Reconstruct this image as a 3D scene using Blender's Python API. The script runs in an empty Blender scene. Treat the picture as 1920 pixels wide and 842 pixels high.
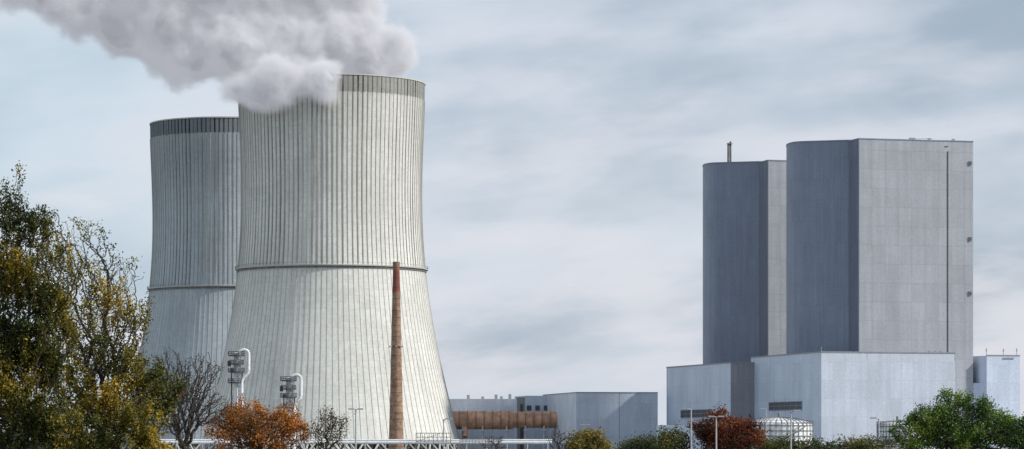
import bpy, math, random
import numpy as np
from mathutils import Vector
random.seed(7); RNG=np.random.default_rng(11)
F=6107.; HV=832.; CZ=4.0
# survey helpers: bearings / elevations measured from the viewpoint -> world metres
def X(u,D): return (u-960)*D/F
def Z(v,D): return CZ+(HV-v)*D/F

sc=bpy.context.scene
# ------------------------------------------------------------------ node helpers
class NT:
    def __init__(s,nt): s.nt=nt
    def n(s,t,**k):
        nd=s.nt.nodes.new(t)
        for a,b in k.items(): setattr(nd,a,b)
        return nd
    def l(s,a,b): s.nt.links.new(a,b)
    def put(s,sock,v):
        if isinstance(v,bpy.types.NodeSocket): s.l(v,sock)
        else: sock.default_value=v
    def m(s,op,a,b=None,c=None,clamp=False):
        nd=s.n('ShaderNodeMath',operation=op); nd.use_clamp=clamp
        s.put(nd.inputs[0],a)
        if b is not None: s.put(nd.inputs[1],b)
        if c is not None: s.put(nd.inputs[2],c)
        return nd.outputs[0]
    def ss(s,x,a,b,lo=0.,hi=1.):
        nd=s.n('ShaderNodeMapRange',interpolation_type='SMOOTHSTEP')
        s.put(nd.inputs[0],x); s.put(nd.inputs[1],a); s.put(nd.inputs[2],b); s.put(nd.inputs[3],lo); s.put(nd.inputs[4],hi)
        return nd.outputs[0]
    def mix(s,f,a,b,bt='MIX'):
        nd=s.n('ShaderNodeMix',data_type='RGBA',blend_type=bt)
        s.put(nd.inputs[0],f); s.put(nd.inputs[6],a); s.put(nd.inputs[7],b)
        return nd.outputs[2]
    def noise(s,vec,scale,detail=4,rough=.5,dist=0.):
        nd=s.n('ShaderNodeTexNoise'); s.put(nd.inputs['Vector'],vec)
        nd.inputs['Scale'].default_value=scale; nd.inputs['Detail'].default_value=detail
        nd.inputs['Roughness'].default_value=rough; nd.inputs['Distortion'].default_value=dist
        return nd.outputs['Fac'] if 'Fac' in nd.outputs else nd.outputs[0]
    def comb(s,x,y,z):
        nd=s.n('ShaderNodeCombineXYZ'); s.put(nd.inputs[0],x); s.put(nd.inputs[1],y); s.put(nd.inputs[2],z); return nd.outputs[0]
    def sep(s,v):
        nd=s.n('ShaderNodeSeparateXYZ'); s.l(v,nd.inputs[0]); return nd.outputs
def C(r,g,b): return (r,g,b,1.)
def newmat(name):
    mt=bpy.data.materials.new(name); mt.use_nodes=True
    nt=mt.node_tree; b=nt.nodes['Principled BSDF']
    return mt,NT(nt),b
def simple(name,col,rough=.7,metal=0.,var=.25,scale=.5):
    mt,t,b=newmat(name)
    p=t.n('ShaderNodeTexCoord').outputs['Object']
    f=t.noise(p,scale,5,.6)
    k=t.ss(f,.3,.7)
    t.l(t.mix(k,C(*[c*(1-var) for c in col]),C(*[min(1,c*(1+var)) for c in col])),b.inputs['Base Color'])
    b.inputs['Roughness'].default_value=rough; b.inputs['Metallic'].default_value=metal
    return mt
def clad(name,col,pw=3.,ph=6.,joint=.75,jw=.12,rough=.55,var=.05,corr=0.):
    mt,t,b=newmat(name)
    uv=t.n('ShaderNodeUVMap').outputs[0]
    br=t.n('ShaderNodeTexBrick',offset=0.0)
    t.l(uv,br.inputs['Vector'])
    br.inputs['Color1'].default_value=C(*[c*(1-var) for c in col]); br.inputs['Color2'].default_value=C(*[c*(1+var) for c in col])
    br.inputs['Mortar'].default_value=C(*[c*joint for c in col])
    br.inputs['Scale'].default_value=1.; br.inputs['Mortar Size'].default_value=jw; br.inputs['Mortar Smooth'].default_value=.3
    br.inputs['Brick Width'].default_value=pw; br.inputs['Row Height'].default_value=ph
    s=t.sep(uv)
    st=t.noise(t.comb(t.m('MULTIPLY',s[0],.45),t.m('MULTIPLY',s[1],.025),0.),1.,5,.6)
    bl=t.noise(uv,.05,4,.6); gr=t.noise(uv,.9,3,.7)
    k=t.m('MULTIPLY',t.m('MULTIPLY',t.ss(st,.3,.75,.92,1.05),t.ss(bl,.3,.7,.93,1.05)),t.ss(gr,.3,.7,.94,1.06))
    out=t.mix(1.,br.outputs['Color'],t.comb(k,k,k),'MULTIPLY')
    t.l(out,b.inputs['Base Color']); b.inputs['Roughness'].default_value=rough
    b.inputs['Specular IOR Level'].default_value=.3
    w=t.m('SINE',t.m('MULTIPLY',s[0],12.)); bp=t.n('ShaderNodeBump'); bp.inputs['Strength'].default_value=.15; bp.inputs['Distance'].default_value=.05
    t.l(w,bp.inputs['Height']); t.l(bp.outputs[0],b.inputs['Normal'])
    return mt

# ------------------------------------------------------------------ mesh helper
class MB:
    def __init__(s): s.v=[];s.f=[];s.m=[];s.uv=[]
    def add(s,vs,fs,m=0,uvs=None):
        o=len(s.v); s.v+=[tuple(p) for p in vs]
        for i,f in enumerate(fs):
            s.f.append([o+k for k in f]); s.m.append(m)
            s.uv.append(uvs[i] if uvs else [(vs[k][0]+vs[k][1],vs[k][2]) for k in f])
    def box(s,c,d,m=0,rot=0.):
        cx,cy,cz=c; a,b,h=[q/2 for q in d]; co,si=math.cos(rot),math.sin(rot)
        vs=[(cx+x*co-y*si,cy+x*si+y*co,cz+z) for z in(-h,h) for x,y in((-a,-b),(a,-b),(a,b),(-a,b))]
        s.add(vs,[(3,2,1,0),(4,5,6,7),(0,1,5,4),(1,2,6,5),(2,3,7,6),(3,0,4,7)],m)
    def tube(s,p,q,r0,r1=None,n=8,m=0):
        r1=r0 if r1 is None else r1
        p=Vector(p);q=Vector(q);d=(q-p)
        if d.length<1e-6: return
        d.normalize(); a=d.orthogonal().normalized(); b=d.cross(a)
        vs=[]
        for c,r in((p,r0),(q,r1)):
            for i in range(n):
                t=2*math.pi*i/n; w=c+a*math.cos(t)*r+b*math.sin(t)*r; vs.append(tuple(w))
        fs=[(i,(i+1)%n,n+(i+1)%n,n+i) for i in range(n)]+[tuple(range(n-1,-1,-1)),tuple(range(n,2*n))]
        s.add(vs,fs,m)
    def path(s,pts,r,n=8,m=0):
        for a,b in zip(pts[:-1],pts[1:]): s.tube(a,b,r,r,n,m)
    def prism(s,pts,z0,z1,m=0,mt=None):
        n=len(pts); L=0; vs=[];fs=[];uv=[]
        for i in range(n):
            a=pts[i];b=pts[(i+1)%n]; d=math.dist(a,b); k=len(vs)
            vs+=[(a[0],a[1],z0),(b[0],b[1],z0),(b[0],b[1],z1),(a[0],a[1],z1)]
            fs.append((k,k+1,k+2,k+3)); uv.append([(L,z0),(L+d,z0),(L+d,z1),(L,z1)]); L+=d
        s.add(vs,fs,m,uv)
        s.add([(p[0],p[1],z1) for p in pts],[tuple(range(n))],m if mt is None else mt)
    def lathe(s,cx,cy,prof,n=48,m=0,cap=False):
        vs=[];fs=[]
        for z,r in prof:
            for i in range(n):
                t=2*math.pi*i/n; vs.append((cx+r*math.cos(t),cy+r*math.sin(t),z))
        for j in range(len(prof)-1):
            for i in range(n):
                fs.append((j*n+i,j*n+(i+1)%n,(j+1)*n+(i+1)%n,(j+1)*n+i))
        if cap: fs.append(tuple((len(prof)-1)*n+i for i in range(n)))
        s.add(vs,fs,m)
    def obj(s,name,mats,parent=None,smooth=False):
        me=bpy.data.meshes.new(name); me.from_pydata(s.v,[],s.f)
        for mt in mats: me.materials.append(mt)
        me.polygons.foreach_set('material_index',s.m)
        ul=me.uv_layers.new(name='UVMap'); flat=[c for f in s.uv for p in f for c in p]
        ul.data.foreach_set('uv',flat)
        if smooth: me.polygons.foreach_set('use_smooth',[True]*len(s.f))
        me.update()
        o=bpy.data.objects.new(name,me); sc.collection.objects.link(o)
        if parent: o.parent=parent
        return o
def empty(name):
    o=bpy.data.objects.new(name,None); sc.collection.objects.link(o); return o

# ------------------------------------------------------------------ materials
def tower_mat(name,tint):
    mt,t,b=newmat(name)
    uv=t.n('ShaderNodeUVMap').outputs[0]; s=t.sep(uv); u,v=s[0],s[1]
    ur=t.m('ADD',u,.5); rid=t.m('FLOOR',ur)
    dist=t.m('ABSOLUTE',t.m('SUBTRACT',t.m('FRACT',ur),.5))
    wn=t.n('ShaderNodeTexWhiteNoise',noise_dimensions='1D'); t.l(rid,wn.inputs['W']); w=wn.outputs['Value']
    up=t.ss(v,85.,88.)
    width=t.m('ADD',.04,t.m('MULTIPLY',up,t.m('MULTIPLY_ADD',w,.10,.03)))
    line=t.m('SUBTRACT',1.,t.ss(dist,width,t.m('ADD',width,.04)))
    vn=t.noise(t.comb(t.m('MULTIPLY',rid,7.3),t.m('MULTIPLY',v,.05),0.),1.,3,.6)
    st=t.m('MULTIPLY',t.m('MULTIPLY',line,t.m('MULTIPLY_ADD',up,.55,.25)),t.m('MULTIPLY',t.m('MULTIPLY_ADD',w,.6,.6),t.ss(vn,.25,.6,.6,1.)))
    p=t.n('ShaderNodeTexCoord').outputs['Object']
    bl=t.noise(p,.03,6,.6); gr=t.noise(p,.7,4,.7)
    sk=t.noise(t.comb(t.m('MULTIPLY',u,1.2),t.m('MULTIPLY',v,.018),0.),1.,6,.65)
    base=t.mix(t.ss(bl,.3,.7),C(*[c*.9 for c in tint]),C(*[c*1.06 for c in tint]))
    k=t.m('MULTIPLY',t.ss(sk,.25,.75,.88,1.06),t.m('SUBTRACT',1.,st,clamp=True))
    k=t.m('MULTIPLY',k,t.ss(gr,.3,.7,.90,1.08))
    jl=t.m('LESS_THAN',t.m('FRACT',t.m('DIVIDE',v,3.)),.1); k=t.m('MULTIPLY',k,t.m('SUBTRACT',1.,t.m('MULTIPLY',jl,.06)))
    fl=t.comb(rid,t.m('FLOOR',t.m('DIVIDE',v,3.)),0.); w2=t.n('ShaderNodeTexWhiteNoise',noise_dimensions='2D'); t.l(fl,w2.inputs['Vector'])
    k=t.m('MULTIPLY',k,t.m('MULTIPLY_ADD',w2.outputs['Value'],.09,.955))
    edge=t.m('ADD',165.5,t.m('MULTIPLY',t.m('SUBTRACT',sk,.5),3.))
    k=t.m('MULTIPLY',k,t.ss(v,edge,t.m('ADD',edge,.8),1.,.55))
    k=t.m('MULTIPLY',k,t.ss(v,t.m('MULTIPLY_ADD',sk,60.,90.),168.,1.,.85))
    t.l(t.mix(1.,base,t.comb(k,k,k),'MULTIPLY'),b.inputs['Base Color'])
    b.inputs['Roughness'].default_value=.9; b.inputs['Specular IOR Level'].default_value=.1
    return mt
M_tw=tower_mat('tower_concrete',(.64,.64,.60))
M_tw2=tower_mat('tower_concrete_hazed',(.41,.46,.50))  # distance haze painted in as a bluer, darker concrete
M_rib=simple('rib_concrete',(.46,.46,.44),.9,0,.1,.05)
M_ringdark=simple('ring_steel',(.16,.16,.16),.7)
M_dark=simple('dark_steel',(.05,.055,.065),.5)
M_white=simple('white_paint',(.68,.70,.73),.45,0,.12,.8)
M_galv=simple('galvanised_steel',(.42,.44,.46),.45,.3,.2,2.)
M_rust=simple('duct_rust',(.42,.24,.155),.65,0,.35,.25)
M_rustd=simple('duct_rib',(.24,.135,.09),.8,0,.3,.3)
M_roof=simple('roof_felt',(.22,.23,.25),.9)
M_curve=clad('cladding_blue_grey_shaded',(.215,.25,.33),1.5,9.,.88,.1)  # shade of the left-facing wing put into the blue-grey
M_ret=clad('cladding_shaded_return',(.155,.175,.23),1.5,9.,.9,.1)  # hall cladding again, with the shade of the return face painted in
M_front=clad('cladding_grey',(.35,.37,.41),6.,8.,.85,.13)
M_base=clad('cladding_light',(.50,.55,.64),5.,7.5,.9,.12)
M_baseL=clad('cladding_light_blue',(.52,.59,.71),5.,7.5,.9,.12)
M_gry=clad('cladding_warm_grey',(.26,.265,.29),3.,7.5,.86,.14)
M_seam=simple('seam_dark',(.06,.065,.08),.6)

# ------------------------------------------------------------------ world
SUN_EL=math.radians(36); SUN_AZ=math.radians(180-74) # compass from +Y, clockwise toward +X
wd=bpy.data.worlds.new('World'); sc.world=wd; wd.use_nodes=True
w=NT(wd.node_tree); wd.node_tree.nodes.clear()
sky=w.n('ShaderNodeTexSky',sky_type='NISHITA'); sky.sun_disc=False; sky.sun_elevation=SUN_EL; sky.sun_rotation=SUN_AZ
sky.air_density=1.; sky.dust_density=2.; sky.altitude=100
b1=w.n('ShaderNodeBackground'); w.l(sky.outputs[0],b1.inputs[0]); b1.inputs[1].default_value=.12
d=w.n('ShaderNodeTexCoord').outputs['Generated']; ds=w.sep(d)
az=w.m('ARCTAN2',ds[0],ds[1]); el=w.m('ARCSINE',ds[2])
def wv(sx,sy,tilt,off): 
    e=w.m('ADD',el,w.m('MULTIPLY',az,-tilt)); return w.comb(w.m('MULTIPLY_ADD',az,sx,off),w.m('MULTIPLY',e,sy),off)
n1=w.noise(wv(11.,22.,.12,5.3),1.,4,.5,.1)
n2=w.noise(wv(15.,52.,.10,8.1),1.,5,.52,.1)
n3=w.noise(wv(5.,11.,.2,2.6),1.,2,.5,.0)
n=w.m('ADD',w.m('MULTIPLY',n1,.45),w.m('ADD',w.m('MULTIPLY',n2,.22),w.m('MULTIPLY',n3,.33)))
hv=w.m('ADD',w.m('MULTIPLY',w.ss(az,.0,.16),.05),w.m('MULTIPLY',w.m('MULTIPLY',w.ss(el,.05,.14),w.ss(az,-.06,.08)),.05))
kf=w.ss(w.m('SUBTRACT',n,hv),.31,.56)
cl=w.mix(kf,C(.38,.465,.57),C(.70,.76,.85))
# thin blue-white veil to the left, warmer white bands low down
cl=w.mix(w.ss(az,.0,-.16,0.,.5),cl,C(.62,.77,.88))
warm=w.mix(w.m('MULTIPLY',w.ss(n2,.42,.66),w.ss(el,.16,.02,0.15,.85)),cl,C(.80,.80,.87))
b2=w.n('ShaderNodeBackground'); w.l(warm,b2.inputs[0]); b2.inputs[1].default_value=1.
ms=w.n('ShaderNodeMixShader'); ms.inputs[0].default_value=.88
w.l(b1.outputs[0],ms.inputs[1]); w.l(b2.outputs[0],ms.inputs[2])
wo=w.n('ShaderNodeOutputWorld'); w.l(ms.outputs[0],wo.inputs[0])
sl=bpy.data.lights.new('sun','SUN'); sl.energy=4.2; sl.angle=math.radians(3); sl.color=(1.,.955,.885)
so=bpy.data.objects.new('sun',sl); sc.collection.objects.link(so)
sd=Vector((math.sin(SUN_AZ)*math.cos(SUN_EL),math.cos(SUN_AZ)*math.cos(SUN_EL),math.sin(SUN_EL)))
so.rotation_euler=sd.to_track_quat('Z','Y').to_euler(); so.location=sd*500

# ------------------------------------------------------------------ ground, road
mt,t,b=newmat('grass_ground'); p=t.n('ShaderNodeTexCoord').outputs['Object']
t.l(t.mix(t.ss(t.noise(p,.02,6,.6),.35,.65),C(.05,.07,.025),C(.10,.09,.045)),b.inputs['Base Color']); b.inputs['Roughness'].default_value=1.
g=MB(); g.add([(-15000,-2000,0),(15000,-2000,0),(15000,25000,0),(-15000,25000,0)],[(0,1,2,3)]); g.obj('ground',[mt])
M_asph=simple('asphalt',(.05,.05,.052),.9); M_kerb=simple('kerb_concrete',(.3,.3,.29),.9); M_paint=simple('road_paint',(.75,.75,.73),.6)
r=MB(); r.add([(-400,300,.004),(400,300,.004),(400,307,.004),(-400,307,.004)],[(0,1,2,3)])
r.box((0,299.92,.06),(800,.15,.12),1); r.box((0,307.08,.06),(800,.15,.12),1)
for i in range(-60,60): r.add([(i*6,303.44,.008),(i*6+3,303.44,.008),(i*6+3,303.56,.008),(i*6,303.56,.008)],[(0,1,2,3)],2)
r.obj('service_road',[M_asph,M_kerb,M_paint])
yd=MB(); yd.add([(-400,850,.006),(500,850,.006),(500,1900,.006),(-400,1900,.006)],[(0,1,2,3)]); yd.obj('yard_pavement',[simple('yard_concrete',(.25,.25,.24),.9)])

# ------------------------------------------------------------------ cooling towers
PROF=[(157,174.8),(165,174.6),(200,173.6),(250,171.6),(300,170),(380,169.3),(450,171),(505,175),(560,182),(600,189),(650,198),(700,208.5),(750,220),(800,233),(831,242)]
S0=1540/F
pz=[CZ+(832-v)*S0 for v,_ in PROF][::-1]; pr=[q*S0 for _,q in PROF][::-1]
cf=np.polyfit(pz,pr,5)
def rad(z): return float(np.polyval(cf,z))
ZT=pz[-1]; Z0=4.6
def cooling_tower(cx,cy,mat,a0):
    P=empty('cooling_tower'); NR=116; n=NR*4; rows=70
    zs=[Z0+(ZT-Z0)*j/rows for j in range(rows+1)]
    m=MB(); vs=[];fs=[];uv=[]
    for z in zs:
        for i in range(n+1):
            a=a0+2*math.pi*i/n; R=rad(z); vs.append((cx+R*math.cos(a),cy+R*math.sin(a),z))
    for j in range(rows):
        for i in range(n):
            q=j*(n+1)+i; fs.append((q,q+1,q+n+2,q+n+1)); uv.append([(i/4,zs[j]),((i+1)/4,zs[j]),((i+1)/4,zs[j+1]),(i/4,zs[j+1])])
    m.add(vs,fs,0,uv); m.obj('shell',[mat],P,True)
    m=MB(); rz=[Z0+(166-Z0)*j/36 for j in range(37)]
    for k in range(NR):
        a=a0+2*math.pi*k/NR; c,s=math.cos(a),math.sin(a); hw=.11; vs=[];fs=[]
        for z in rz:
            R=rad(z); dp=.16 if z<86 else .24
            for rr,ww in((R-.05,-hw),(R+dp,-hw),(R+dp,hw),(R-.05,hw)):
                vs.append((cx+rr*c-ww*s,cy+rr*s+ww*c,z))
        for j in range(36):
            o=j*4
            for e in range(3): fs.append((o+e,o+e+1,o+e+5,o+e+4))
        fs.append((144,145,146,147)); m.add(vs,fs,0)
    m.obj('ribs',[M_rib],P)
    m=MB(); m.lathe(cx,cy,[(z,rad(z)-.9) for z in zs[::5]][::-1],120,0); m.lathe(cx,cy,[(ZT-.6,rad(ZT)+.02),(ZT-.6,rad(ZT)+.3),(ZT,rad(ZT)+.3),(ZT,rad(ZT)-.95),(ZT-1.2,rad(ZT)-.95)],160,1)
    m.obj('rim',[M_ringdark,M_rib],P)
    zr=86.4; R=rad(zr); m=MB(); m.lathe(cx,cy,[(zr-.5,R-.1),(zr-.5,R+1.3),(zr,R+1.4),(zr,R-.1)],160,0)
    m.lathe(cx,cy,[(zr-1.5,R-.05),(zr-1.5,R+.6),(zr-.5,R+.6)],160,1)
    for i in range(160):
        a=2*math.pi*i/160; x,y=cx+(R+1.3)*math.cos(a),cy+(R+1.3)*math.sin(a); m.tube((x,y,zr),(x,y,zr+1.1),.05,.05,4,1)
    m.lathe(cx,cy,[(zr+1.05,R+1.25),(zr+1.05,R+1.35),(zr+1.15,R+1.35),(zr+1.15,R+1.25)],160,1)
    m.obj('ring_walkway',[M_rib,M_ringdark],P)
    m=MB(); rb=rad(Z0); 
    for k in range(52):
        a=2*math.pi*k/52; 
        for s in(-1,1):
            e=a+s*math.pi/52; m.tube((cx+(rb+2)*math.cos(a),cy+(rb+2)*math.sin(a),0),(cx+(rb-.4)*math.cos(e),cy+(rb-.4)*math.sin(e),Z0+.3),.45,.45,6)
    m.lathe(cx,cy,[(0,rb+5),(.8,rb+5),(.8,rb+4.6),(0,rb+4.6)],96)
    m.obj('legs',[M_rib],P)
    return P
TX,TY=X(622,1540),1540.
cooling_tower(TX,TY,M_tw,.01)
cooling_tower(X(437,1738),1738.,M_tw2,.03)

# ------------------------------------------------------------------ steam plume
SPH=[(738,112,42,2),(712,95,54,2),(672,120,54,0),(640,165,38,0),(705,150,40,4),(575,150,58,-12),(510,150,56,-18),(565,180,33,-42),(500,178,31,-38),(468,168,34,-30),(618,172,35,-40),(540,165,38,-46),
 (640,60,86,0),(545,80,90,-5),(455,88,80,-12),(385,80,70,-8),(345,118,34,-10),(320,50,76,-5),(240,25,72,0),(160,8,60,0),(95,-20,56,0),(25,-58,64,0),
 (610,-25,98,0),(500,-50,112,0),(380,-80,112,0),(250,-105,105,0),(120,-140,95,0),(-20,-180,95,0)]
pm=bpy.data.materials.new('steam_edge'); pm.use_nodes=True; pn=NT(pm.node_tree); pm.node_tree.nodes.clear()
pv=pn.n('ShaderNodeVolumePrincipled'); pv.inputs['Color'].default_value=C(.985,.985,.99); pv.inputs['Density'].default_value=.30; pv.inputs['Anisotropy'].default_value=.0
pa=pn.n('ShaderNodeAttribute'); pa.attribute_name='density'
# added glow in place of multiply-scattered light (the volume itself only carries one bounce)
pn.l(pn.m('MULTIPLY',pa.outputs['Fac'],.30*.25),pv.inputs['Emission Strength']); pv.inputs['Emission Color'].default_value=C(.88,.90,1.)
pn.l(pv.outputs[0],pn.n('ShaderNodeOutputMaterial').inputs['Volume'])
cm,ct,cb=newmat('steam_core'); cb.inputs['Base Color'].default_value=C(.70,.70,.745); cb.inputs['Roughness'].default_value=1.; cb.inputs['Specular IOR Level'].default_value=0.
gt=bpy.data.node_groups.new('steam_field','GeometryNodeTree'); gt.interface.new_socket('Geometry',in_out='OUTPUT',socket_type='NodeSocketGeometry')
G=NT(gt); pos=G.n('GeometryNodeInputPosition').outputs[0]
def vm(op,a,b=None,sc_=None):
    nd=G.n('ShaderNodeVectorMath',operation=op); G.put(nd.inputs[0],a)
    if b is not None: G.put(nd.inputs[1],b)
    if sc_ is not None: nd.inputs['Scale'].default_value=sc_
    return nd
def gnoise(scale,detail,rough):
    nd=G.n('ShaderNodeTexNoise'); G.l(pos,nd.inputs['Vector']); nd.inputs['Scale'].default_value=scale; nd.inputs['Detail'].default_value=detail; nd.inputs['Roughness'].default_value=rough; return nd
nv=gnoise(.04,2.,.5)
off=vm('SCALE',vm('SUBTRACT',nv.outputs['Color'],(.5,.5,.5)).outputs[0],sc_=15.).outputs[0]
wp=vm('ADD',pos,off).outputs[0]
acc=None
for (u,v,r_,dy) in SPH:
    dd=vm('DISTANCE',wp,(X(u,1540),1540.+dy,Z(v,1540))).outputs['Value']
    q=G.m('SUBTRACT',dd,r_*S0)
    if acc is None: acc=q
    else:
        nd=G.n('ShaderNodeMath',operation='SMOOTH_MIN'); G.l(acc,nd.inputs[0]); G.l(q,nd.inputs[1]); nd.inputs[2].default_value=4.; acc=nd.outputs[0]
na=gnoise(.055,8.,.62).outputs[0]
nc=gnoise(.055,4.,.50).outputs[0]
f=G.m('ADD',acc,G.m('MULTIPLY',G.m('SUBTRACT',na,.5),32.))
den=G.ss(f,4.0,-5.,0.,1.)
# smoother dense core a few metres inside the wispy edge
fc=G.m('ADD',acc,G.m('MULTIPLY',G.m('SUBTRACT',nc,.5),32.))
denc=G.ss(fc,0.5,-8.5,0.,1.)
def volcube(field):
    vc=G.n('GeometryNodeVolumeCube'); G.l(field,vc.inputs['Density'])
    vc.inputs['Min'].default_value=(X(-170,1540),1480.,Z(235,1540)); vc.inputs['Max'].default_value=(X(825,1540),1590.,Z(-300,1540))
    vc.inputs['Resolution X'].default_value=350; vc.inputs['Resolution Y'].default_value=150; vc.inputs['Resolution Z'].default_value=185
    return vc.outputs[0]
vA=volcube(den); vB=volcube(denc)
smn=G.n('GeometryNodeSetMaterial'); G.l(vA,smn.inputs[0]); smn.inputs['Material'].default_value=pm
v2m=G.n('GeometryNodeVolumeToMesh'); G.l(vB,v2m.inputs['Volume']); v2m.inputs['Threshold'].default_value=.80
shs=G.n('GeometryNodeSetShadeSmooth'); G.l(v2m.outputs[0],shs.inputs[0])
sm2=G.n('GeometryNodeSetMaterial'); G.l(shs.outputs[0],sm2.inputs[0]); sm2.inputs['Material'].default_value=cm
jn=G.n('GeometryNodeJoinGeometry'); G.l(smn.outputs[0],jn.inputs[0]); G.l(sm2.outputs[0],jn.inputs[0])
go=G.n('NodeGroupOutput'); G.l(jn.outputs[0],go.inputs[0])
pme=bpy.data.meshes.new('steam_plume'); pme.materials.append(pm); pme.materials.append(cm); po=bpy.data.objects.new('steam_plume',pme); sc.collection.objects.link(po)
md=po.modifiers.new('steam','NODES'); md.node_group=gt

# ------------------------------------------------------------------ boiler houses
Uv=Vector((.967,.255)); Vv=Vector((-.255,.967))   # building grid: along front, into depth
HB=132.6
def boiler_house(ox,oy):
    P=empty('boiler_house')
    B=Vector((X(1610,1375)+ox,1375+oy)); 
    m=MB(); 
    A=B+Uv*51.9; back=B+Vv*70
    m.prism([B,A,A+Vv*70,back],0,HB,0,1); o=m.obj('front_hall',[M_front,M_roof],P)
    m=MB(); nx=-Uv*.02; m.prism([B+nx+Vv*12.5,B+nx-Vv*0,B-Uv*0.004,B-Uv*0.004+Vv*12.5],0,HB-.01,0,0); m.obj('return_wall',[M_ret],P)  # thin skin on the hall side carrying the painted shade
    S=Vector((X(1591,1388)+ox,1386.5+oy)); E1=Vector((X(1506,1397)+ox,1392.5+oy)); E2=Vector((X(1474.5,1412)+ox,1412+oy))
    pts=[S+Vector((3,0.))]
    K=16; ctrl=Vector((X(1474,1400)+ox,1394.5+oy))
    for i in range(6): pts.append(S.lerp(E1,i/6))
    for i in range(K+1):
        t_=i/K; pts.append(E1*(1-t_)**2+ctrl*2*t_*(1-t_)+E2*t_*t_)
    bk=Vector((.10,1.)); pts.append(E2+bk*28); pts.append(E2+bk*28+Vector((24,2))); pts=pts[::-1]
    HW=Z(264.5,1388)
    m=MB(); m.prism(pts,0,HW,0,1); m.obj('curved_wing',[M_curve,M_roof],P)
    m=MB()
    def cap(a,b,z,w=.35):
        a=Vector(a);b=Vector(b); c=(a+b)/2; dd=b-a; m.box((c.x,c.y,z+.22),(dd.length+.1,w,.45),0,math.atan2(dd.y,dd.x))
    for a,b_ in((B,A),(A,A+Vv*70),(B,B+Vv*70)): cap(a,b_,HB)
    for a,b_ in zip(pts[:-1],pts[1:]): cap(a,b_,HW)
    nf=-Vv
    q=B+Uv*40.3+nf*.12; m.box((q.x,q.y,HB/2-2),(.4,.2,HB-4.5),1,math.atan2(Uv.y,Uv.x))
    q=B+Uv*39.7+nf*.12; m.box((q.x,q.y,HB-2.2),(1.5,.2,.3),1,math.atan2(Uv.y,Uv.x))
    q=B+Uv*.15+nf*.08; m.box((q.x,q.y,HB/2),(.3,.12,HB),0,math.atan2(Uv.y,Uv.x))
    for zz in (Z(307,1388),Z(449,1388),Z(551,1388)):
        q=B+Uv*50.5; a=Vector((q.x,q.y,zz)); n3_=Vector((nf.x,nf.y,0)); m.tube(a,a+n3_*.5,.75,.75,16,0); m.tube(a+n3_*.5,a+n3_*.55,.55,.55,16,1); m.box((q.x,q.y,zz+.9),(1.8,1.2,.1),0,math.atan2(Uv.y,Uv.x))
    for k in(24.5,26,33,44): 
        q=B+Uv*k+Vv*3; m.box((q.x,q.y,HB+.7),(1.2,1.,1.4),2); m.tube((q.x+.8,q.y,HB),(q.x+.8,q.y,HB+1.6),.08,.08,5,2)
    q=B+Uv*30+Vv*2; m.tube((q.x-3,q.y,HB+1.1),(q.x+4,q.y,HB+1.1),.1,.1,4,2)
    m.obj('trim',[M_curve,M_seam,M_galv],P)
    return P
boiler_house(0,0)
bh=boiler_house(-30.1,105.)
m=MB(); D=1508; m.tube((X(1366,D),D,HB-5),(X(1366,D),D,Z(268,D)),.65,.6,10); m.tube((X(1370,D),D+1,HB-5),(X(1370,D),D+1,Z(265,D)),.5,.45,8); m.box((X(1368,D),D,Z(270,D)),(2.6,1.6,.25)); m.obj('roof_exhaust',[M_ringdark],bh)

# podium / turbine hall
P=empty('turbine_hall')
B=Vector((X(1540,1330),1330)); zt=Z(661,1330); R2=B+Uv*58.5
m=MB(); m.prism([B,R2,R2+Vv*95,B+Vv*88],0,zt,0,1); m.obj('main_hall',[M_base,M_roof],P)
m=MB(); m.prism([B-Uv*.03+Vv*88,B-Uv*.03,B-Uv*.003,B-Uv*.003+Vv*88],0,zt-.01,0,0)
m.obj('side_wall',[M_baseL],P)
Bl=Vector((X(1370,1408),1408)); zl=Z(681,1408)
m=MB(); m.prism([Bl,Bl+Uv*11,Bl+Uv*14+Vv*92,Bl+Vv*92],0,zl,0,1); m.obj('annex',[M_gry,M_roof],P)
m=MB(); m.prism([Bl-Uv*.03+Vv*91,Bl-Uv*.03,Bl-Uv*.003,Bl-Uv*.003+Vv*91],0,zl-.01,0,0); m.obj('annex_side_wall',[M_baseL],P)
m=MB(); ra=math.atan2(Uv.y,Uv.x); rv=math.atan2(Vv.y,Vv.x)
def cap(a,b,z,w_=.4,h=.5,mm=0):
    c=(a+b)/2; dd=b-a; m.box((c.x,c.y,z+h/2),(dd.length+.1,w_,h),mm,math.atan2(dd.y,dd.x))
for a,b_ in((B,R2),(B,B+Vv*88),(R2,R2+Vv*95)): cap(a,b_,zt)
for a,b_ in((Bl,Bl+Uv*11),(Bl,Bl+Vv*92)): cap(a,b_,zl)
def louvre(o,tdist0,tdist1,z0,z1):
    a=o+Vv*tdist0-Uv*.1; b_=o+Vv*tdist1-Uv*.1; c=(a+b_)/2
    m.box((c.x,c.y,(z0+z1)/2),((b_-a).length,.2,z1-z0),1,rv)
    k=6
    for i in range(k+1):
        e=a.lerp(b_,i/k)-Uv*.12; m.box((e.x,e.y,(z0+z1)/2),(.35,.12,z1-z0+.5),2,rv)
    for z in (z0,z1,(z0+z1)/2):
        e=c-Uv*.14; m.box((e.x,e.y,z),((b_-a).length+.4,.12,.22),2,rv)
louvre(B,23.,64.,Z(768,1360),Z(753,1360)); louvre(Bl,26,70,Z(782,1440),Z(768,1440))
for q in (B,R2,B+Uv*20,Bl+Vv*30): m.tube((q.x,q.y,zt-3),(q.x,q.y,zt+2.3),.12,.08,5,3)
for k in(48,50.5,53): q=B+Uv*k+Vv*2; m.box((q.x,q.y,zt+.6),(1.2,.8,1.),3)
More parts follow.
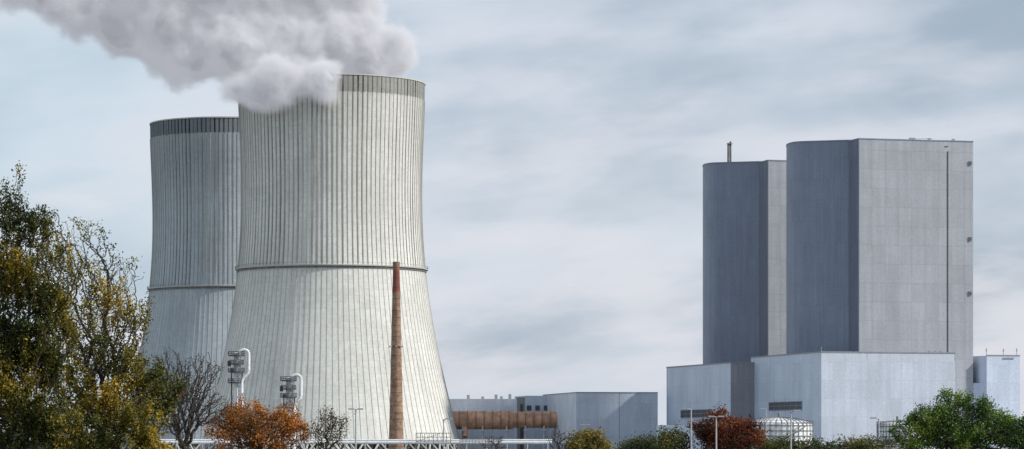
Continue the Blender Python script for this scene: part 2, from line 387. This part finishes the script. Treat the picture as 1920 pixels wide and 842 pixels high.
m.obj('trim',[M_gry,M_dark,M_curve,M_galv],P)

# right service building
P=empty('service_building'); m=MB(); D=1385
a=Vector((X(1850,D),D)); zt2=Z(667,D)
pts=[a+Vector((0,0)),a+Uv*15.2,a+Uv*15.2+Vv*30,a+Vv*30-Uv*2,a+Vv*14+Vector((-1.5,0)),a+Vv*9+Vector((-2.,0)),a+Vv*4+Vector((-1.4,0))]
m.prism(pts,0,zt2,0,1)
for p0,p1 in zip(pts[:2],pts[1:3]): cap(p0,p1,zt2,.4,.4,2)
lo=Vector((X(1797,D),D+3)); m.prism([lo,Vector((X(1849,D),D+4)),Vector((X(1849,D),D+20)),lo+Vector((0,20))],0,Z(718,D),0,1)
hi=Vector((X(1800,D),D+22)); m.prism([hi,hi+Vector((9,0)),hi+Vector((9,25)),hi+Vector((0,25))],0,Z(678,1407),2,1)
for u in (1852,1884,1909): m.tube((X(u,D),D+4,zt2),(X(u,D),D+4,zt2+(3.4 if u!=1884 else 2.6)),.16,.12,6,3); m.box((X(u,D),D+4,zt2+2.4),(.5,.5,1.2),3)
q=a+Uv*10; m.box((q.x,q.y-.2,zt2-1.),(5.,.3,.5),2,ra)
m.obj('blocks',[M_baseL,M_roof,M_gry,M_galv],P)

# low link building
P=empty('low_building'); m=MB(); D=1350
m.prism([(X(1236,D),D),(X(1330,D),D-6),(X(1330,D),D+25),(X(1236,D),D+25)],0,Z(797,D),0,1)
for i in range(7): m.box((X(1244+i*12,D),D-.65-i*.38,Z(813,D)),(1.6,.2,1.4),2)
m.obj('blocks',[M_baseL,M_roof,M_dark],P)

# centre works building + duct
P=empty('works_building'); m=MB()
K=Vector((X(1081,1490),1490)); uu=Vector((.985,.171)).normalized(); vv=Vector((-.171,.985)).normalized(); zk=Z(736.5,1490)
m.prism([K,K+uu*38.0,K+uu*38.0+vv*85,K+vv*85],0,zk,0,1)
m.prism([K-uu*.03+vv*85,K-uu*.03,K-uu*.003,K-uu*.003+vv*85],0,zk-.01,4,4)
k2=Vector((X(985,1562),1562)); m.prism([k2,k2+uu*20,k2+uu*20+vv*30,k2+vv*30],0,Z(742,1562),4,1)
m.prism([k2+Vector((-4.,1)),k2+Vector((-.1,1)),k2+Vector((-.1,20)),k2+Vector((-4.,20))],0,Z(745,1562),2,1)
k3=Vector((X(830,1600),1600)); m.prism([k3,k3+Vector((37,0)),k3+Vector((37,30)),k3+Vector((0,30))],0,Z(748,1600),0,1)
for q0,q1,z_ in((K,K+uu*38.0,zk),(K,K+vv*85,zk)): cap(q0,q1,z_,.4,.4,2)
for u,h in((878,2),(905,1.2),(930,2.2),(940,1.3),(956,2.4),(968,1.2)): m.box((X(u,1603),1603,Z(748,1600)+h/2),(1.4,1.4,h),3)
for i in range(3): m.box((X(992+i*16,1560),1561.6+i*.4,Z(765,1562)),(2.2,.2,2.4),5)
m.box((X(978,1562),1562.8,12),(1.4,.2,22),5)
q=K+uu*20-vv*.05; m.box((q.x,q.y,zk/2),(.16,.1,zk),2,math.atan2(uu.y,uu.x))
m.obj('blocks',[M_base,M_roof,M_gry,M_galv,M_baseL,M_dark],P)
m=MB(); 
zc=Z(788,1540); x0=X(846,1540); x1=X(1041,1540)
m.tube((x0-3,1540,zc),(X(962,1540),1540,zc),4.3,4.3,28,0); m.tube((X(960,1540),1540,zc+.25),(x1+1,1540,zc+.25),3.85,3.85,28,0)
xx=x0
while xx<x1:
    m.tube((xx-.16,1540,zc+(0 if xx<X(961,1540) else .25)),(xx+.16,1540,zc+(0 if xx<X(961,1540) else .25)),4.65 if xx<X(961,1540) else 4.2,None,28,1); xx+=3.9
for u in(868,905,950,985,1020):
    for dy in(-3,3): m.tube((X(u,1540),1540+dy,0),(X(u,1540),1540+dy,zc-2.6),.45,.45,6,2)
    m.box((X(u,1540),1540,zc-4.7),(1.4,9,.8),2)
m.tube((X(872,1540),1538,zc-3.5),(X(872,1540),1536,zc-8),1.4,1.4,12,0)
m.obj('flue_gas_duct',[M_rust,M_rustd,M_galv],None,False)

# ------------------------------------------------------------------ brick chimney
mt,t,b=newmat('chimney_brick'); uv=t.n('ShaderNodeUVMap').outputs[0]; s=t.sep(uv)
br=t.n('ShaderNodeTexBrick'); t.l(uv,br.inputs['Vector']); br.inputs['Scale'].default_value=1.; br.inputs['Brick Width'].default_value=.9; br.inputs['Row Height'].default_value=.45; br.inputs['Mortar Size'].default_value=.04
br.inputs['Color1'].default_value=C(.24,.125,.08); br.inputs['Color2'].default_value=C(.14,.075,.05); br.inputs['Mortar'].default_value=C(.20,.16,.13)
nz=t.noise(t.n('ShaderNodeTexCoord').outputs['Object'],.45,6,.7)
c1=t.mix(t.ss(nz,.38,.65),br.outputs['Color'],C(.34,.225,.15))
c1=t.mix(t.m('MULTIPLY',t.ss(s[1],58.,61.),t.ss(nz,.3,.5,.6,.9)),c1,C(.18,.045,.035))
c1=t.mix(t.ss(s[1],67.,69.5),c1,C(.22,.14,.09))
t.l(c1,b.inputs['Base Color']); b.inputs['Roughness'].default_value=.95
D=1200; cx=X(743,D); ztop=Z(491,D); m=MB(); n=28; vs=[];fs=[];uv_=[]
prof=[(0,2.85),(20,2.35),(45,1.8),(ztop-2,1.22),(ztop-2,1.36),(ztop,1.36)]
for z,r_ in prof:
    for i in range(n+1): a=2*math.pi*i/n; vs.append((cx+r_*math.cos(a),D+r_*math.sin(a),z))
for j in range(len(prof)-1):
    for i in range(n):
        q=j*(n+1)+i; fs.append((q,q+1,q+n+2,q+n+1)); uv_.append([(i*.4,prof[j][0]),((i+1)*.4,prof[j][0]),((i+1)*.4,prof[j+1][0]),(i*.4,prof[j+1][0])])
m.add(vs,fs,0,uv_); m.lathe(cx,D,[(ztop,1.36),(ztop,.8),(ztop-3,.8)],n,1)
z=3.
while z<ztop-3:
    r_=np.interp(z,[0,20,45,ztop-2],[2.85,2.35,1.8,1.22]); m.lathe(cx,D,[(z,r_),(z,r_+.05),(z+.12,r_+.05),(z+.12,r_)],n,1); z+=RNG.uniform(2.2,5.)
zz=Z(650,D)
for i in range(8):
    a=2*math.pi*i/8; m.box((cx+2.4*math.cos(a),D+2.4*math.sin(a),zz),(.4,.4,.6),2)
m.lathe(cx,D,[(zz-.1,1.9),(zz-.1,2.25),(zz+.1,2.25),(zz+.1,1.9)],n,1)
for s_ in(-.2,.2): m.tube((cx+s_,D-2.95,0),(cx+s_,D-1.5,ztop),.04,.04,4,1)
m.obj('brick_chimney',[mt,M_dark,M_galv])

# ------------------------------------------------------------------ vent stacks with gooseneck
def vent(u,vtop,D,sc_):
    m=MB(); x=X(u,D); k=sc_*D/F; zt_=Z(vtop,D)
    zp=[zt_-3*k,zt_-19*k,zt_-34*k]
    m.tube((x,D,zp[2]-3*k),(x,D,zt_),7.*k,7.*k,16,2)
    m.lathe(x,D,[(zt_,7.*k),(zt_+2.5*k,4*k),(zt_+2.5*k,0.1)],16,0)
    m.lathe(x,D,[(zp[2]-3*k,7.*k),(zp[2]-9*k,4*k)],16,0)
    m.tube((x-3*k,D,0),(x-3*k,D,zp[2]-5*k),4.*k,None,12,0)
    for q in(-11,9): m.tube((x+q*k,D+2*k,0),(x+q*k,D+2*k,zp[2]),1.2*k,None,8,1)
    for j,z in enumerate(zp+[zp[2]-20*k]):
        R_=15.5*k if j!=1 else 14*k; xo=x-2*k
        m.lathe(xo,D,[(z-1.8*k,6.*k),(z-1.8*k,R_),(z+.6*k,R_),(z+.6*k,6.*k)],16,1)
        for i in range(9):
            a=2*math.pi*i/9+.2; p_=(xo+R_*math.cos(a),D+R_*math.sin(a)); m.tube((*p_,z),(*p_,z+6.5*k),.6*k,None,4,1)
        for h in(3.3,6.5):
            pts=[(xo+R_*math.cos(2*math.pi*i/16),D+R_*math.sin(2*math.pi*i/16),z+h*k) for i in range(17)]; m.path(pts,.65*k,4,1)
    m.box((x-15*k,D-2*k,zp[1]),(6*k,5*k,10*k),1); m.box((x-9*k,D-12*k,zp[2]+2*k),(7*k,3*k,6*k),1)
    for i in range(5):
        z=zp[2]-i*16*k; m.tube((x-11*k,D+2*k,z),(x+9*k,D+2*k,z-16*k),.5*k,None,4,1); m.tube((x+9*k,D+2*k,z),(x-11*k,D+2*k,z-16*k),.5*k,None,4,1)
    pts=[(x+4*k,D-4*k,zt_-10*k),(x+4*k,D-6*k,zt_-2*k)]
    for i in range(9):
        a=math.pi-math.pi*i/8; pts.append((x+13*k+9*k*math.cos(a),D-8*k,zt_+0*k+7*k*math.sin(a)))
    pts+=[(x+22*k,D-8*k,zt_-32*k),(x+20*k,D-8*k,zt_-38*k),(x+12*k,D-8*k,zt_-46*k),(x+9*k,D-8*k,zt_-54*k),(x+9*k,D-8*k,0)]
    m.path(pts,3.*k,12,0)
    m.obj('vent_stack',[M_white,M_dark,M_galv])
vent(445,663,900,1.); vent(543,710,900,1.)

# ------------------------------------------------------------------ storage tanks
def tank(u0,u1,D,vw,vd):
    P=empty('storage_tank'); m=MB(); x=X((u0+u1)/2,D); r_=(u1-u0)/2*D/F; zw=Z(vw,D); zd=Z(vd,D)
    m.lathe(x,D,[(0,r_),(zw,r_)]+[(zw+(zd-zw)*math.sin(t_),r_*math.cos(t_)+.01) for t_ in np.linspace(.05,1.55,8)],48,0)
    m.obj('shell',[M_white],P,True)
    m=MB()
    for z in np.linspace(1.5,zw,6): m.lathe(x,D,[(z-.13,r_),(z-.13,r_+.2),(z+.13,r_+.2),(z+.13,r_)],48,0)
    for i in range(36):
        a=2*math.pi*i/36; c,s=math.cos(a),math.sin(a); m.tube((x+(r_+.15)*c,D+(r_+.15)*s,0),(x+(r_+.15)*c,D+(r_+.15)*s,zw+1.6),.11,None,4,1)
        pts=[(x+r_*math.cos(t_)*c,D+r_*math.cos(t_)*s,zw+.1+(zd-zw)*math.sin(t_)) for t_ in np.linspace(0,1.5,7)]; m.path(pts,.1,4,1)
    for h in(.8,1.6):
        m.path([(x+r_*math.cos(2*math.pi*i/48),D+r_*math.sin(2*math.pi*i/48),zw+h) for i in range(49)],.1,4,1)
    m.path([(x+(r_+.7)*math.cos(t_),D+(r_+.7)*math.sin(t_),zw*(t_+2.6)/1.8) for t_ in np.linspace(-2.6,-.8,24)],.2,5,1)
    m.path([(x+(r_+.9)*math.cos(t_),D+(r_+.9)*math.sin(t_),1.1+zw*(t_+2.6)/1.8) for t_ in np.linspace(-2.6,-.8,24)],.09,4,1)
    m.tube((x,D,zd),(x,D,zd+1.4),.4,.4,10,1)
    m.obj('fittings',[M_ringdark,M_ringdark],P)
tank(1398,1524,1000,798,783); tank(1645,1720,1050,800,789)

# pipeline on trestles and gantry
m=MB(); D=1000
for dy,z,r_ in((0,4.4,.5),(1.8,4.35,.35),(-1.4,5.1,.28)): m.tube((X(300,D),D+dy,z),(X(1035,D),D+dy,z),r_,None,10,0)
for u in range(305,1035,38):
    for dy in(-1.8,2.2): m.tube((X(u,D),D+dy,0),(X(u,D),D+dy,4),.15,None,5,1)
    m.box((X(u,D),D+.2,3.9),(.4,4.4,.2),1)
m.obj('pipeline',[M_white,M_galv])
m=MB(); D=990
xa,xb=X(780,D),X(845,D); 
for z in(4.6,6.,7.2): 
    for dy in(0,2): m.tube((xa,D+dy,z),(xb,D+dy,z),.13,None,4)
for i in range(9):
    x=xa+(xb-xa)*i/8
    for dy in(0,2): m.tube((x,D+dy,4.6 if i%4 else 0),(x,D+dy,7.2),.11,None,4)
m.tube((xa,D,4.6),(xb-3,D,7.2),.08,None,4)
xa,xb=X(862,D),X(940,D)
for z in(4.7,5.3): m.tube((xa,D,z),(xb,D,z),.1,None,4)
for i in range(14): x=xa+(xb-xa)*i/13; m.tube((x,D,0),(x,D,5.3),.09,None,4)
m.obj('pipe_gantry',[M_ringdark])

# ------------------------------------------------------------------ street lamps
M_lens=simple('lamp_lens',(.6,.62,.6),.2); M_pole=simple('pole_galvanised',(.42,.44,.47),.5,.2,.1,2.)
def lamp(u,vt,D,kind):
    m=MB(); x=X(u,D); z=Z(vt,D)
    m.tube((x,D,0),(x,D,1.),.13,.12,10); m.tube((x,D,1.),(x,D,z),.09,.06,10)
    if kind==2:
        for s in(-1,1):
            m.tube((x,D,z-.02),(x+s*.25,D,z+.05),.04,None,6); m.box((x+s*.42,D,z+.06),(.5,.26,.11)); m.box((x+s*.42,D,z+.0),(.38,.18,.02),1)
    else:
        s=kind; m.path([(x,D,z-.25),(x+s*.06,D,z-.06),(x+s*.2,D,z+.03),(x+s*.35,D,z+.05)],.045,6)
        m.box((x+s*.55,D,z+.06),(.6,.28,.12)); m.box((x+s*.55,D,z-.01),(.4,.2,.025),1)
    m.obj('street_lamp',[M_pole,M_lens])
for a in((667,768,290,2),(832,786,310,1),(1296,767,297,-1),(1343,782,280,2),(1483,771,297,1),(1648,785,310,-1),(1437,767,420,-1),(1098,797,420,2)): lamp(*a)

# red / white disc marker behind the bare tree
m=MB(); D=420; x=X(330,D); z=Z(739,D)
m.tube((x,D,0),(x,D,z),.08,.06,8,0)
for dx in(-.75,.75): m.tube((x+dx,D-.1,z),(x+dx,D+.02,z),.5,None,20,1)
m.box((x,D-.05,z),(.9,.1,.4),2); m.box((x,D,z),(1.9,.06,.08),0)
m.obj('signal_marker',[M_galv,simple('signal_red',(.65,.03,.03),.5),M_white])

# ------------------------------------------------------------------ vegetation
def leafmat(name,trans=.35):
    mt,t,b=newmat(name)
    at=t.n('ShaderNodeAttribute'); at.attribute_name='lc'
    t.l(at.outputs['Color'],b.inputs['Base Color']); b.inputs['Roughness'].default_value=.6; b.inputs['Specular IOR Level'].default_value=.25
    tr=t.n('ShaderNodeBsdfTranslucent'); t.l(at.outputs['Color'],tr.inputs[0])
    mx=t.n('ShaderNodeMixShader'); mx.inputs[0].default_value=trans
    t.l(b.outputs[0],mx.inputs[1]); t.l(tr.outputs[0],mx.inputs[2]); t.l(mx.outputs[0],mt.node_tree.nodes['Material Output'].inputs[0])
    return mt
M_leaf=leafmat('foliage',.28); M_bark=simple('bark',(.055,.045,.04),.95,0,.35,3.)
def colonize(root,att,step,infl,kill,iters=170,jit=.4):
    nodes=[np.array(root,float)]; par=[-1]
    while True:
        dd=np.linalg.norm(att-nodes[-1],axis=1)
        if dd.min()<infl*.8 or len(nodes)>200: break
        c=att[np.argsort(dd)[:40]].mean(0)-nodes[-1]; c/=np.linalg.norm(c); c=c+np.array([0,0,.5])+RNG.normal(0,.08,3); c/=np.linalg.norm(c)
        nodes.append(nodes[-1]+c*step); par.append(len(nodes)-2)
    NN=np.array(nodes); d=np.linalg.norm(att[:,None]-NN[None],axis=2); ni=d.argmin(1); nd=d.min(1)
    for it in range(iters):
        act=nd<infl
        if not act.any(): break
        ids=ni[act]; dv=att[act]-NN[ids]; dv/=np.linalg.norm(dv,axis=1)[:,None]+1e-9
        un,inv=np.unique(ids,return_inverse=True); sm=np.zeros((len(un),3)); np.add.at(sm,inv,dv)
        sm/=np.linalg.norm(sm,axis=1)[:,None]+1e-9
        sm+=RNG.normal(0,jit,sm.shape); sm/=np.linalg.norm(sm,axis=1)[:,None]+1e-9
        new=NN[un]+sm*step; base=len(NN); NN=np.vstack([NN,new]); par+=list(un)
        for k in range(0,len(new),400):
            d=np.linalg.norm(att[:,None]-new[None,k:k+400],axis=2); mi=d.argmin(1); md=d.min(1); better=md<nd
            nd[better]=md[better]; ni[better]=base+k+mi[better]
        keep=nd>kill; att=att[keep]; nd=nd[keep]; ni=ni[keep]
        if len(att)==0 or len(NN)>16000: break
    return NN,np.array(par)
def tree(name,root,ells,natt,step,tip,leaf_n,leaf_s,spread,pal,dens=None,exp=2.3,maxr=.4,clump=1.2,bark=None,gap=.4):
    pts=[]; wsum=sum(e[6] for e in ells)
    for e in ells:
        k=int(natt*e[6]/wsum); p=RNG.normal(size=(k,3)); p/=np.linalg.norm(p,axis=1)[:,None]; p*=RNG.random((k,1))**(1/2.2)
        ang=np.arctan2(p[:,2],p[:,0]); lump=1+.16*np.sin(ang*5+e[0])+.10*np.sin(ang*9+e[2]*3)
        p*=lump[:,None]; p=p*np.array(e[3:6])+np.array(e[:3]); pts.append(p)
    att=np.vstack(pts); att=att[att[:,2]>.5]
    NN,par=colonize(root,att,step,step*6,step*1.6)
    n=len(NN); acc=np.zeros(n); 
    for i in range(n-1,0,-1):
        if acc[i]==0: acc[i]=tip**exp
        acc[par[i]]+=acc[i]
    rr=np.minimum(acc**(1/exp),maxr)
    sid=5
    P1=NN[1:];P0=NN[par[1:]]; d=P1-P0; L=np.linalg.norm(d,axis=1)+1e-9; d/=L[:,None]
    ref=np.where(np.abs(d[:,2:3])>.9,np.array([[1.,0,0]]),np.array([[0,0,1.]])); a=np.cross(d,ref); a/=np.linalg.norm(a,axis=1)[:,None]+1e-9; bb=np.cross(d,a)
    r0=np.minimum(rr[par[1:]],rr[1:]*1.6)[:,None]; r1=rr[1:][:,None]
    tv=[]
    for c,r_ in((P0,r0),(P1,r1)):
        for k in range(sid):
            t_=2*math.pi*k/sid; tv.append(c+a*r_*math.cos(t_)+bb*r_*math.sin(t_))
    tv=np.stack(tv,1).reshape(-1,3); ns=len(P1)
    o=(np.arange(ns)*2*sid)[:,None]
    tf=np.concatenate([np.concatenate([o+k,o+(k+1)%sid,o+sid+(k+1)%sid,o+sid+k],1)[:,None] for k in range(sid)],1).reshape(-1,4)
    lv=np.zeros((0,3)); lf=np.zeros((0,4),int); lc=np.zeros((0,3))
    if leaf_n:
        cand=np.where(rr<tip*3.2)[0]; w_=np.ones(len(cand))
        if dens is not None: w_=dens(NN[cand])
        ph=np.sin(NN[cand]@np.array([1.7,1.1,2.3])*1.1/clump)+np.sin(NN[cand]@np.array([-1.3,2.1,1.2])*1.7/clump+2)
        w_=w_*np.clip(1-gap+gap*ph,.06,2.); w_/=w_.sum()
        idx=cand[RNG.choice(len(cand),leaf_n,p=w_)]
        c=NN[idx]+RNG.normal(0,spread,(leaf_n,3))
        nrm=RNG.normal(size=(leaf_n,3)); nrm[:,2]+=.5; nrm/=np.linalg.norm(nrm,axis=1)[:,None]
        h=RNG.normal(size=(leaf_n,3)); aa=np.cross(nrm,h); aa/=np.linalg.norm(aa,axis=1)[:,None]; b2_=np.cross(nrm,aa)
        sz=leaf_s*RNG.uniform(.55,1.3,(leaf_n,1))
        lv=np.stack([c-aa*sz*.5,c+b2_*sz*.32,c+aa*sz*.5,c-b2_*sz*.32],1).reshape(-1,3)
        lf=(np.arange(leaf_n)*4)[:,None]+np.arange(4)[None]
        pal=np.array(pal); cph=np.sin(c@np.array([.9,.7,1.3])/clump)+np.sin(c@np.array([-1.1,.5,.8])*1.6/clump+1.)+RNG.normal(0,.9,leaf_n)
        tq=np.clip((cph+2.6)/5.2,0,.999)*(len(pal)-1); i0=tq.astype(int); fr=(tq-i0)[:,None]
        lc=pal[i0]*(1-fr)+pal[np.minimum(i0+1,len(pal)-1)]*fr; lc=lc*RNG.uniform(.6,1.4,(leaf_n,1))
    AV=np.vstack([tv,lv]); AF=np.vstack([tf,lf+len(tv)])
    me=bpy.data.meshes.new(name); me.vertices.add(len(AV)); me.vertices.foreach_set('co',AV.astype(np.float32).ravel())
    me.loops.add(AF.size); me.loops.foreach_set('vertex_index',AF.astype(np.int32).ravel())
    me.polygons.add(len(AF)); me.polygons.foreach_set('loop_start',(np.arange(len(AF))*4).astype(np.int32)); me.polygons.foreach_set('loop_total',np.full(len(AF),4,np.int32))
    me.materials.append(bark or M_bark); me.materials.append(M_leaf)
    mi=np.zeros(len(AF),np.int32); mi[len(tf):]=1; me.polygons.foreach_set('material_index',mi)
    at=me.attributes.new('lc','FLOAT_COLOR','FACE'); col=np.ones((len(AF),4),np.float32); col[len(tf):,:3]=lc; at.data.foreach_set('color',col.ravel())
    me.update(calc_edges=True); me.validate()
    o=bpy.data.objects.new(name,me); sc.collection.objects.link(o); return o
def E(u,v,ru,rv,D,dy=0,wt=1.,ky=1.):
    k=D/F; return (X(u,D),D+dy,Z(v,D),ru*k,ru*k*ky,rv*k,wt)
YG=[(.018,.028,.008),(.035,.05,.012),(.07,.08,.016),(.18,.145,.022),(.44,.30,.035)]
YG2=[(.035,.05,.014),(.08,.09,.02),(.17,.155,.028),(.36,.26,.035),(.52,.34,.04)]
OR=[(.12,.06,.022),(.24,.10,.025),(.42,.15,.03),(.52,.22,.04)]
RD=[(.05,.026,.014),(.12,.032,.016),(.20,.05,.02),(.22,.085,.024)]
GR=[(.022,.045,.012),(.05,.105,.02),(.12,.20,.035),(.24,.31,.05)]
OL=[(.07,.07,.018),(.15,.125,.025),(.28,.19,.03),(.19,.19,.04)]
D=150
tree('lime_tree',(X(-10,D),D,0),[E(-15,650,125,225,D,0,3,.8),E(20,430,48,118,D,0,.9),E(-5,500,100,130,D,0,1.4),E(85,430,32,50,D,-1,.3),E(85,600,66,140,D,-1,1.2),E(50,760,90,110,D,-1,1.4)],4800,.18,.012,105000,.13,.12,YG,lambda p: np.clip(1.35-(p[:,2]-8)/9.,.4,1.3),2.3,.35,gap=.62)
D=158
tree('lime_tree',(X(190,D),D,0),[E(165,620,105,185,D,0,1.8),E(125,480,65,85,D,0,.8),E(200,520,50,85,D,0,.55),E(228,620,58,115,D,0,.9),E(255,735,85,95,D,-1,1.6),E(190,800,155,80,D,-1,1.5)],5600,.17,.012,62000,.13,.13,YG2,lambda p: np.clip(1.5-(p[:,2]-4.5)/6.,.25,1.6),2.3,.3,gap=.66)
D=215
tree('bare_tree',(X(345,D),D,0),[E(348,740,80,86,D,0,1.)],4200,.13,.014,0,.1,.1,YG,None,2.4,.2)
D=240
tree('maple_tree',(X(490,D),D,0),[E(465,805,85,48,D,0,1.),E(525,802,60,44,D,0,.8),E(450,775,40,32,D,0,.3)],1700,.2,.018,15000,.17,.2,OR,gap=.62)
tree('hawthorn_shrub',(X(618,D),D,0),[E(618,805,37,40,D,0,1.)],700,.17,.016,1300,.15,.2,[(.06,.05,.02),(.12,.08,.03)])
D=400
tree('hazel_shrub',(X(1102,D),D,0),[E(1102,835,44,30,D,0,1.)],600,.32,.03,8000,.27,.35,OL)
tree('bare_shrub',(X(1048,D),D,0),[E(1046,825,22,28,D,0,1.)],500,.25,.028,0,.2,.2,OL)
tree('bare_shrub',(X(925,D),D,0),[E(925,832,28,20,D,0,1.)],400,.25,.028,0,.2,.2,OL)
D=300
tree('hawthorn_shrub',(X(1255,D),D,0),[E(1240,835,50,28,D,0,1.),E(1190,838,38,18,D,0,.5),E(1275,825,32,24,D,0,.5)],900,.28,.022,8000,.2,.3,[(.03,.05,.018),(.07,.085,.025),(.16,.14,.03)])
tree('copper_beech_tree',(X(1360,D),D,0),[E(1345,812,48,44,D,0,1.),E(1390,820,52,38,D,0,.8)],1400,.24,.022,16000,.2,.22,RD,gap=.6)
tree('low_hedge',(X(1560,D),D,0),[E(1470,838,50,16,D,0,1.),E(1540,838,50,12,D,0,1.),E(1620,836,55,20,D,0,1.)],900,.3,.025,7500,.22,.3,[(.03,.05,.018),(.07,.09,.025),(.18,.15,.03)],gap=.6)
D=200
tree('willow_shrub',(X(1800,D),D,0),[E(1785,800,76,60,D,0,1.6),E(1730,812,60,44,D,0,1.),E(1880,810,76,48,D,0,1.2),E(1935,832,52,44,D,0,.6),E(1775,758,28,30,D,0,.3),E(1850,772,24,30,D,0,.25)],3200,.19,.013,40000,.14,.15,GR,gap=.6)

# distant wooded skyline
def belt(name,x0,x1,y,h,nl):
    xs=RNG.uniform(x0,x1,nl); hh=h*(.65+.2*np.sin(xs*.021)+.12*np.sin(xs*.083+1)+.06*np.sin(xs*.31))
    c=np.stack([xs,y+RNG.uniform(0,40,nl),hh*RNG.random(nl)**.6],1); nrm=RNG.normal(size=(nl,3)); nrm/=np.linalg.norm(nrm,axis=1)[:,None]; q=RNG.normal(size=(nl,3)); a=np.cross(nrm,q); a/=np.linalg.norm(a,axis=1)[:,None]; b_=np.cross(nrm,a); s=1.6
    V=np.stack([c-a*s,c+b_*s,c+a*s,c-b_*s],1).reshape(-1,3)
    me=bpy.data.meshes.new(name); me.from_pydata(V.tolist(),[],((np.arange(nl)*4)[:,None]+np.arange(4)).tolist()); me.materials.append(simple('distant_foliage',(.07,.075,.045),1.,0,.4,.05)); me.update()
    o=bpy.data.objects.new(name,me); sc.collection.objects.link(o)
belt('distant_treeline',-700,800,2300,12,22000)

# ------------------------------------------------------------------ camera
cd=bpy.data.cameras.new('camera'); co=bpy.data.objects.new('camera',cd); sc.collection.objects.link(co)
co.location=(0,0,CZ); co.rotation_euler=(math.radians(90),0,0)
cd.sensor_width=36; cd.lens=F/1920*36; cd.shift_y=(HV-421)/1920; cd.clip_start=1; cd.clip_end=40000
sc.camera=co
sc.view_settings.view_transform='Standard'; sc.view_settings.look='None'; sc.view_settings.exposure=0
